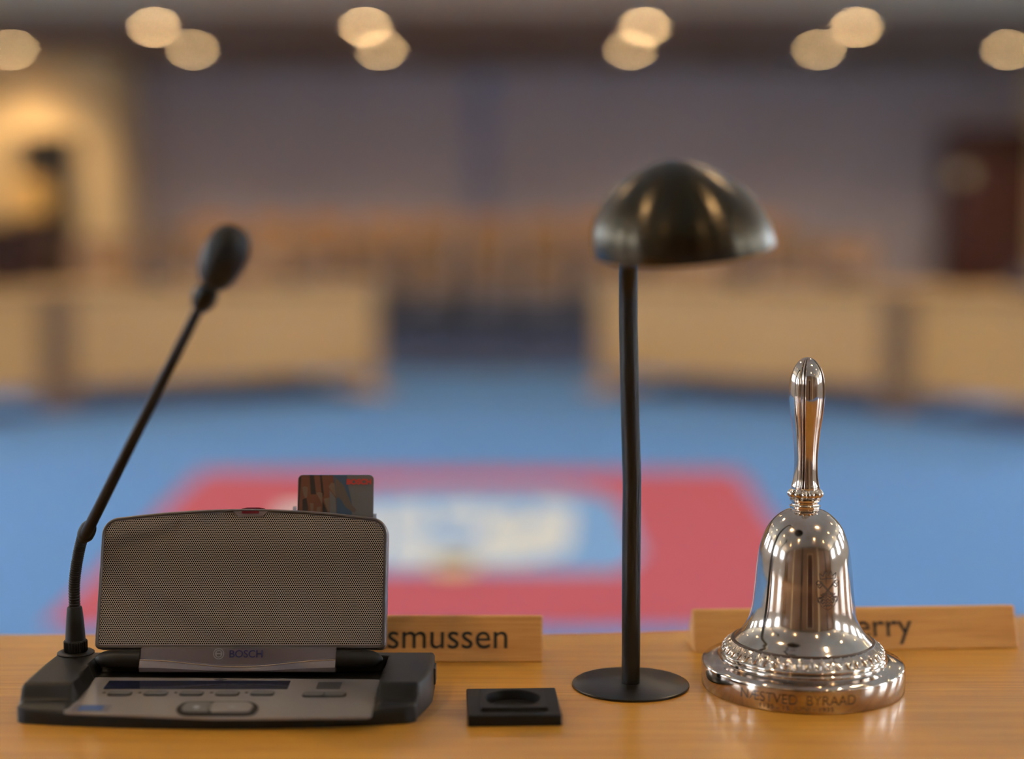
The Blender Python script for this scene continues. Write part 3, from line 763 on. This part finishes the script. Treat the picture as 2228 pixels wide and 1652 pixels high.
def arc_ring(r0, r1, a0, a1, n=24):
    vs = []; 
    for i in range(n + 1):
        a = a0 + (a1 - a0) * i / n; vs += [(r0 * math.cos(a), r0 * math.sin(a), 0), (r1 * math.cos(a), r1 * math.sin(a), 0)]
    mb.add(vs, [(2 * i, 2 * i + 1, 2 * i + 3, 2 * i + 2) for i in range(n)])
arc_ring(R_ * .86, R_, 0, 2 * PI, 40)
arc_ring(R_ * .52, R_ * .66, PI * .33, PI * .67 + 1.05, 20); arc_ring(R_ * .52, R_ * .66, -PI * .67, PI * .33 - 1.05 + .0, 20)
arc_ring(R_ * .52, R_ * .66, -PI * .35, PI * .35, 16); arc_ring(R_ * .52, R_ * .66, PI * .65, PI * 1.35, 16)
mb.add([(-R_ * .5, -.0003, 0), (R_ * .5, -.0003, 0), (R_ * .5, .0003, 0), (-R_ * .5, .0003, 0)], [(0, 1, 2, 3)])
for sx_ in (-1, 1):
    x = sx_ * R_ * .42; mb.add([(x - .0002, -R_ * .5, 0), (x + .0002, -R_ * .5, 0), (x + .0002, R_ * .5, 0), (x - .0002, R_ * .5, 0)], [(0, 1, 2, 3)])
mb.build('round_logo', M_mark, bar, smooth=False, loc=(lc.x, .9971 - OFF.y, lc.z), rot=(PI / 2 - sl, 0, 0))
# hinge barrels
for x0, x1 in ((206, 306), (732, 832)):
    a, b = aty(x0, 1430, 1.0), aty(x1, 1430, 1.0)
    L_ = b.x - a.x; z = a.z - T
    e0 = .0015 if x0 < 500 else .0055; e1 = .0055 if x0 < 500 else .0015
    pth = [(a.x - OFF.x + L_ * t_, 1.0015 - OFF.y, z - .0018) for t_ in [i / 24 for i in range(25)]]
    rad = [.0062 * (math.sqrt(max(.02, 1 - max(0, (.45 - t_) / .45) ** 2)) if x0 < 500 else math.sqrt(max(.02, 1 - max(0, (t_ - .55) / .45) ** 2))) for t_ in [i / 24 for i in range(25)]]
    MB().tube(pth, rad, 24).build('hinge_barrel', M_black, cu)
# card slot guides at the back of the lid
for x, y in ((641, 1110), (815, 1126)):
    g = aty(x, y, 1.0495) - OFF
    MB().box(g.x - .0011, g.x + .0011, g.y - .001, g.y + .003, g.z - .012, g.z + .0022).build('card_guide', M_clear, cu, smooth=False, bevel=(.0003, 2))
# side socket on the right end
sk = aty(948, 1465, 1.0) - OFF
MB().box(XR - OFF.x - .001, XR - OFF.x + .0012, 1.000 - OFF.y, 1.014 - OFF.y, .006, .017).build('side_socket', M_metal, cu, smooth=False, bevel=(.0005, 2))

# --- gooseneck microphone (plugged into the unit, moves with it)
mz = .0226
mbse = at(165, 1421, T + mz)
mp = Vector((mbse.x, mbse.y, T + mz)) - OFF
rk = 1.03 / F
MB().lathe([(0, -.001), (40 * rk, -.001), (40 * rk, .0006), (37 * rk, .0012), (20 * rk, .0014), (0.0005, .0014)], 64).build('microphone_socket', M_black, cu, loc=mp)
def knurl(j, a, r, z): return .0002 * (1 if int(a / (2 * PI) * 144) % 2 else -1) if j in (2, 3, 4) else 0
MB().lathe([(0, .001), (.0070, .001), (.0076, .002), (.0076, .0055), (.0076, .0082), (.0068, .0092), (0.001, .0092)], 144, mod=knurl).build('microphone_collar', M_matte, cu, loc=mp)
MB().lathe([(0, .009), (.0066, .009), (.0064, .013), (.0058, .022), (.0050, .0305), (.0046, .0315), (.0038, .0320), (.001, .0320)], 48).build('microphone_sleeve', M_matte, cu, loc=mp)
y0 = mbse.y
gp = [Vector((mbse.x, y0, T + mz + .029)), aty(162, 1270, y0), aty(168, 1220, y0 - .001), aty(178, 1175, y0 - .003), aty(188, 1152, y0 - .005)]
gpl = catmull([p_ - OFF for p_ in gp], 40); rad = []
for i in range(len(gpl)): rad.append(.0037 + .0002 * math.sin(i * 2 * PI / 4.0))
MB().tube(gpl, rad, 20).build('flexible_neck', M_matte, cu, angle=60)
j0, j1 = aty(182, 1172, y0 - .004) - OFF, aty(197, 1140, y0 - .006) - OFF
head_c = aty(487, 560, .845); neck_e = aty(436, 665, .872)
MB().tube([j0 + (j1 - j0) * (i / 8) for i in range(9)], [.0042, .0052, .0055, .0056, .0056, .0055, .0053, .0048, .0040], 24).build('neck_joint', M_matte, cu)
ne = neck_e - OFF
MB().tube([j0 + (ne - j0) * (i / 10) for i in range(11)], [.0038 - .0007 * i / 10 for i in range(11)], 20).build('rigid_neck', M_matte, cu)
hc = head_c - OFF; dr = (hc - ne)
ax = dr.normalized()
def along(name, base_pt, d_, prof, m, n=40):
    o = MB().lathe(prof, n).build(name, m, cu, loc=base_pt)
    o.rotation_mode = 'QUATERNION'; o.rotation_quaternion = d_.to_track_quat('Z', 'Y'); return o
along('microphone_clip', ne, ax, [(0, -.004), (.0035, -.003), (.0055, .001), (.0070, .006), (.0066, .012), (.0050, .016), (.001, .017)], M_matte)
hl = 72 * .87 / F
along('microphone_head', hc, (head_c + Vector((.012, -.002, .026)) - head_c), [(.0005, -hl), (.0050, -hl * .96), (.0082, -hl * .80), (.0106, -hl * .5), (.0119, -hl * .1), (.0121, hl * .25), (.0110, hl * .58), (.0085, hl * .82), (.0048, hl * .96), (.0005, hl)], M_foam)

# ================================================================== SMART CARD
cw0, cw1 = aty(647, 1070, 1.051), aty(812, 1070, 1.051)
cwid = cw1.x - cw0.x; ctop = aty(720, 1034, 1.056).z; cbot = ctop - .062
card = thing('smart_card', 'plastic chip card with a hand and pencils picture, standing upright behind the lid', 'card', ((cw0.x + cw1.x) / 2, 1.052 - .012, cbot))
CL = math.radians(-15)
ch = .0642
CX = cwid / 2
MB().prism(rrect(-CX, CX, 0, ch, .0032, 6), 0, .0009, axis='y').build('card_body', CARD[0], card, smooth=False, rot=(CL, 0, 0))
# picture: coordinates from the top left corner of the card in 1/1400 of the card width
mb = MB(); kq = cwid / 1400
def pic(pts, mi, lay):
    vs = [((x - 400) * kq - CX, -.00004 * (lay + 1), ch - (y - 280) * kq) for x, y in pts]
    mb.add(vs, [tuple(range(len(pts)))], mi)
pic([(1045, 284), (1300, 284), (1330, 500), (1380, 700), (1420, 900), (1400, 1050), (1130, 1040), (1045, 700)], 1, 0)
pic([(410, 330), (440, 290), (480, 284), (1045, 284), (1110, 700), (1130, 1040), (400, 1000)], 2, 1)
pic([(610, 284), (690, 284), (740, 640), (640, 640), (620, 400)], 5, 2)
pic([(800, 284), (835, 284), (880, 620), (870, 720), (840, 620)], 5, 2)
pic([(410, 330), (460, 300), (440, 700), (420, 1000), (398, 1000)], 5, 2)
pic([(490, 740), (560, 700), (600, 900), (580, 1000), (490, 1000)], 5, 2)
pic([(860, 760), (960, 980), (860, 990)], 5, 3)
pic([(480, 510), (520, 490), (590, 510), (570, 700), (545, 715), (510, 660)], 3, 3)
pic([(740, 610), (800, 600), (855, 620), (855, 810), (840, 800)], 3, 3)
pic([(880, 720), (985, 700), (995, 950), (970, 960), (900, 790)], 3, 3)
pic([(965, 500), (1020, 420), (1075, 440), (1105, 690), (1060, 640)], 3, 3)
pic([(625, 800), (700, 810), (690, 980), (650, 980)], 3, 3)
pic([(760, 880), (830, 870), (820, 985), (750, 985)], 3, 3)
pic([(985, 560), (1100, 710), (1120, 1040), (1000, 1000)], 0, 3)
pic([(1080, 330), (1150, 380), (1250, 480), (1330, 680), (1400, 830), (1490, 930), (1460, 985), (1400, 960), (1290, 880), (1200, 740), (1150, 690), (1110, 720)], 4, 4)
mb.build('printed_picture', CARD, card, smooth=False, rot=(CL, 0, 0))
tm = text_mesh('lettering', 'BOSCH', CARD[6], 455 * kq, 100 * kq, offset=.035)
rowz = ch - (452 - 280) * kq; lx = (1300 - 400) * kq - CX
put('lettering', tm, card, (lx, -math.sin(CL) * rowz - .0004, math.cos(CL) * rowz), (PI / 2 + CL, 0, 0))

# ================================================================== SILVER BELL
bc = at(1745, 1490, T)
bell = thing('hand_bell', 'tall silver table bell with engraved base beside the Perry sign', 'bell', (bc.x, bc.y, T))
K = (bc.y * cp + (CAMZ - T) * sp) / F
def zz(py): return aty(1745, py, bc.y).z - T
base_prof = [(.0005, 0), (.0664, 0), (.0672, .0008), (.0673, .0150), (.0669, .0164), (.0658, .0172), (.0600, .0176), (.0560, .0178), (.0552, .0184), (.0552, .0202), (.0545, .0208), (.0540, .0212), (.0548, .0222), (.0546, .0234), (.0536, .0242), (.0530, .0246)]
MB().lathe(base_prof + [(.0005, .0246)], 160).build('base', M_silver, bell, angle=50)
nL = 46; lp_ = []
for j in range(25):
    t_ = j / 24; lp_.append((.0536 - .0068 * t_ + .0012 * math.sin(PI * t_), .0242 + .0072 * t_))
def leaf(j, a, r, z):
    t_ = j / 24; u = (a / (2 * PI) * nL) % 1; v = abs(u - .5) * 2       # 0 at leaf centre
    wdt = .15 + .85 * (1 - t_)
    inner = max(0, 1 - v / wdt) if wdt > 0 else 0
    return (.0015 * math.exp(-((v - (1 - t_) * .92) / .17) ** 2) + .0009 * math.exp(-(v / .12) ** 2) * (1 - t_) - .0007) * math.sin(PI * min(1, .12 + t_ * .88)) ** .4
MB().lathe(lp_, nL * 16, mod=leaf).build('leaf_band', M_silver, bell, angle=80)
MB().lathe([(.0462, .0300), (.0474, .0303), (.0478, .0309), (.0474, .0315), (.0462, .0318)], 128).build('lip_shade_ring', M_engrave_shade, bell)  # dark ring paints the shadow in the gap below the bell lip
sil = [(1397, 148), (1395, 151), (1392, 150.5), (1387, 146), (1380, 139), (1370, 130), (1355, 121), (1340, 115), (1320, 110.5), (1300, 108), (1270, 105), (1240, 102.5), (1210, 99), (1190, 95.5), (1170, 89.5), (1150, 81), (1135, 71), (1122, 58), (1113, 45), (1108, 33)]
sm = catmull([(r * K, 0, zz(y)) for y, r in sil], 5)
bp_ = [(.040, zz(1397) - .001), (.0448, zz(1397) - .001)] + [(p_.x, p_.z) for p_ in sm]
bell_body = MB().lathe(bp_ + [(.0005, bp_[-1][1])], 160).build('bell_body', M_silver, bell, angle=60)
def bell_r(z):
    for (r0, z0), (r1, z1) in zip(bp_[2:], bp_[3:]):
        if z0 <= z <= z1: return r0 + (r1 - r0) * (z - z0) / max(1e-9, z1 - z0)
    return bp_[2][0]
MB().lathe([(r * K, zz(y)) for y, r in ((1110, 30), (1106, 30), (1104, 33), (1100, 33), (1098, 29.5), (1094, 28.5), (1091, 30), (1089, 33), (1086, 33), (1084, 29))] + [(.0005, zz(1084))], 96).build('neck_ring', M_silver, bell, angle=50)
def cleaf(j, a, r, z):
    u = (a / (2 * PI) * 13) % 1; return .0022 * (1 - (abs(u - .5) * 2) ** 2) * math.sin(PI * j / 8) - .0009
cp_ = [((30 + 5.0 * math.sin(PI * min(1, (i / 8) ** .8))) * K, zz(1086 - 26 * i / 8)) for i in range(9)]
MB().lathe(cp_, 13 * 14, mod=cleaf).build('leaf_collar', M_silver, bell, angle=80)
hs = [(1064, 30), (1058, 30), (1052, 28.5), (1040, 26.5), (1020, 25), (990, 25), (960, 27), (930, 30.5), (900, 35), (870, 37.8), (850, 38), (830, 36.8), (812, 33), (797, 26.5), (786, 18), (780, 10), (777.5, 2)]
hm = catmull([(r * K, 0, zz(y)) for y, r in hs], 5)
gr = [math.radians(a) for a in (-27, 60, 147, 237)]
def flute(j, a, r, z):
    d_ = 0
    for g in gr:
        e = (a - g + PI) % (2 * PI) - PI
        ww = .042 + .00012 / max(r, .002)
        d_ += -.0014 * math.exp(-((abs(e) - 2.0 * ww) / ww) ** 2) + .0005 * math.exp(-(e / ww) ** 2)
    return d_ * min(1, r / .006)
MB().lathe([(max(.0004, p_.x), p_.z) for p_ in hm], 256, mod=flute).build('handle', M_silver, bell, angle=80)
for g in gr:                                # tarnished lines in the grooves of the handle
    mb = MB()
    for sd in (-1, 1):
        P_ = []
        for p_ in hm[3:-9]:
            ww = .042 + .00012 / max(p_.x, .002); a = g + sd * 2.0 * ww; r_ = p_.x - .00135
            P_.append((r_ * math.sin(a), -r_ * math.cos(a), p_.z))
        mb.tube(P_, .00028, 6)
    mb.build('handle_groove', M_engrave_shade, bell)
# engravings
def wrap(me, theta0, r, z0, name, th=.00015):
    for v in me.vertices:
        a = theta0 + v.co.x / r; v.co = ((r + th) * math.sin(a), -(r + th) * math.cos(a), z0 + v.co.y)
    me.update(); put(name, me, bell)
wrap(text_mesh('engraved_lettering', 'NÆSTVED  BYRAAD', M_engrave_shade, .0672 * math.radians(64.5), .0068, offset=-.012), math.radians(-45.5), .0673, .0060, 'engraved_lettering')
wrap(text_mesh('engraved_date', '1135 - 15. JUNI - 1935', M_engrave_shade, .0672 * math.radians(40), .0031, offset=-.012), math.radians(-33.5), .0673, .0020, 'engraved_date')
mb = MB()
def stroke(P, wd=1.5):
    """engraved line on the bell body, P in picture units round the crest's centre"""
    fine = []
    for a, b in zip(P, P[1:]):
        n_ = max(2, int(math.hypot(b[0] - a[0], b[1] - a[1]) / 3))
        fine += [(a[0] + (b[0] - a[0]) * i / n_, a[1] + (b[1] - a[1]) * i / n_) for i in range(n_)]
    fine.append(P[-1]); vs = []
    for i, (x, y) in enumerate(fine):
        a, b = fine[max(0, i - 1)], fine[min(len(fine) - 1, i + 1)]
        dx, dy = b[0] - a[0], b[1] - a[1]; l_ = math.hypot(dx, dy) or 1
        for s_ in (-1, 1):
            X, Y = x - dy / l_ * wd * s_ / 2, y + dx / l_ * wd * s_ / 2
            z = zz(1262) - Y * K * 1.0; r = bell_r(z) + .00012; th = math.asin(max(-.95, min(.95, (32 + X) * K / r)))
            vs.append((r * math.sin(th), -r * math.cos(th), z))
    mb.add(vs, [(2 * i, 2 * i + 1, 2 * i + 3, 2 * i + 2) for i in range(len(fine) - 1)])
def circ(cx, cy, r, n=12): return [(cx + r * math.cos(2 * PI * i / n), cy + r * math.sin(2 * PI * i / n)) for i in range(n + 1)]
for s_ in (-1, 1):                                    # crossed keys
    for o_ in (-1.5, 1.5): stroke([(s_ * 18 + o_, -20), (-s_ * 14 + o_, 16)])
    stroke(circ(-s_ * 17, 20, 6)); stroke(circ(-s_ * 17, 20, 3.4, 8))
    stroke([(s_ * 20, -22), (s_ * 26, -16), (s_ * 23, -12), (s_ * 20, -14)]); stroke([(s_ * 15, -16), (s_ * 22, -8), (s_ * 18, -5), (s_ * 12, -11)])
stroke([(-17, -24), (-19, -36), (-10, -29), (-7, -40), (0, -30), (7, -40), (10, -29), (19, -36), (17, -24), (-17, -24)])
for yy in (8, 14, 20, 26, 32):
    wv = 20 - abs(yy - 14) * .55
    stroke([(-wv + 2 * wv * i / 16, yy + 2.4 * math.sin(i * 1.4)) for i in range(17)])
stroke([(-24, -20), (-26, 0), (-23, 18), (-14, 34), (0, 42), (14, 34), (23, 18), (26, 0), (24, -20)], .8)
mb.build('engraved_crest', M_engrave_shade, bell, smooth=False)
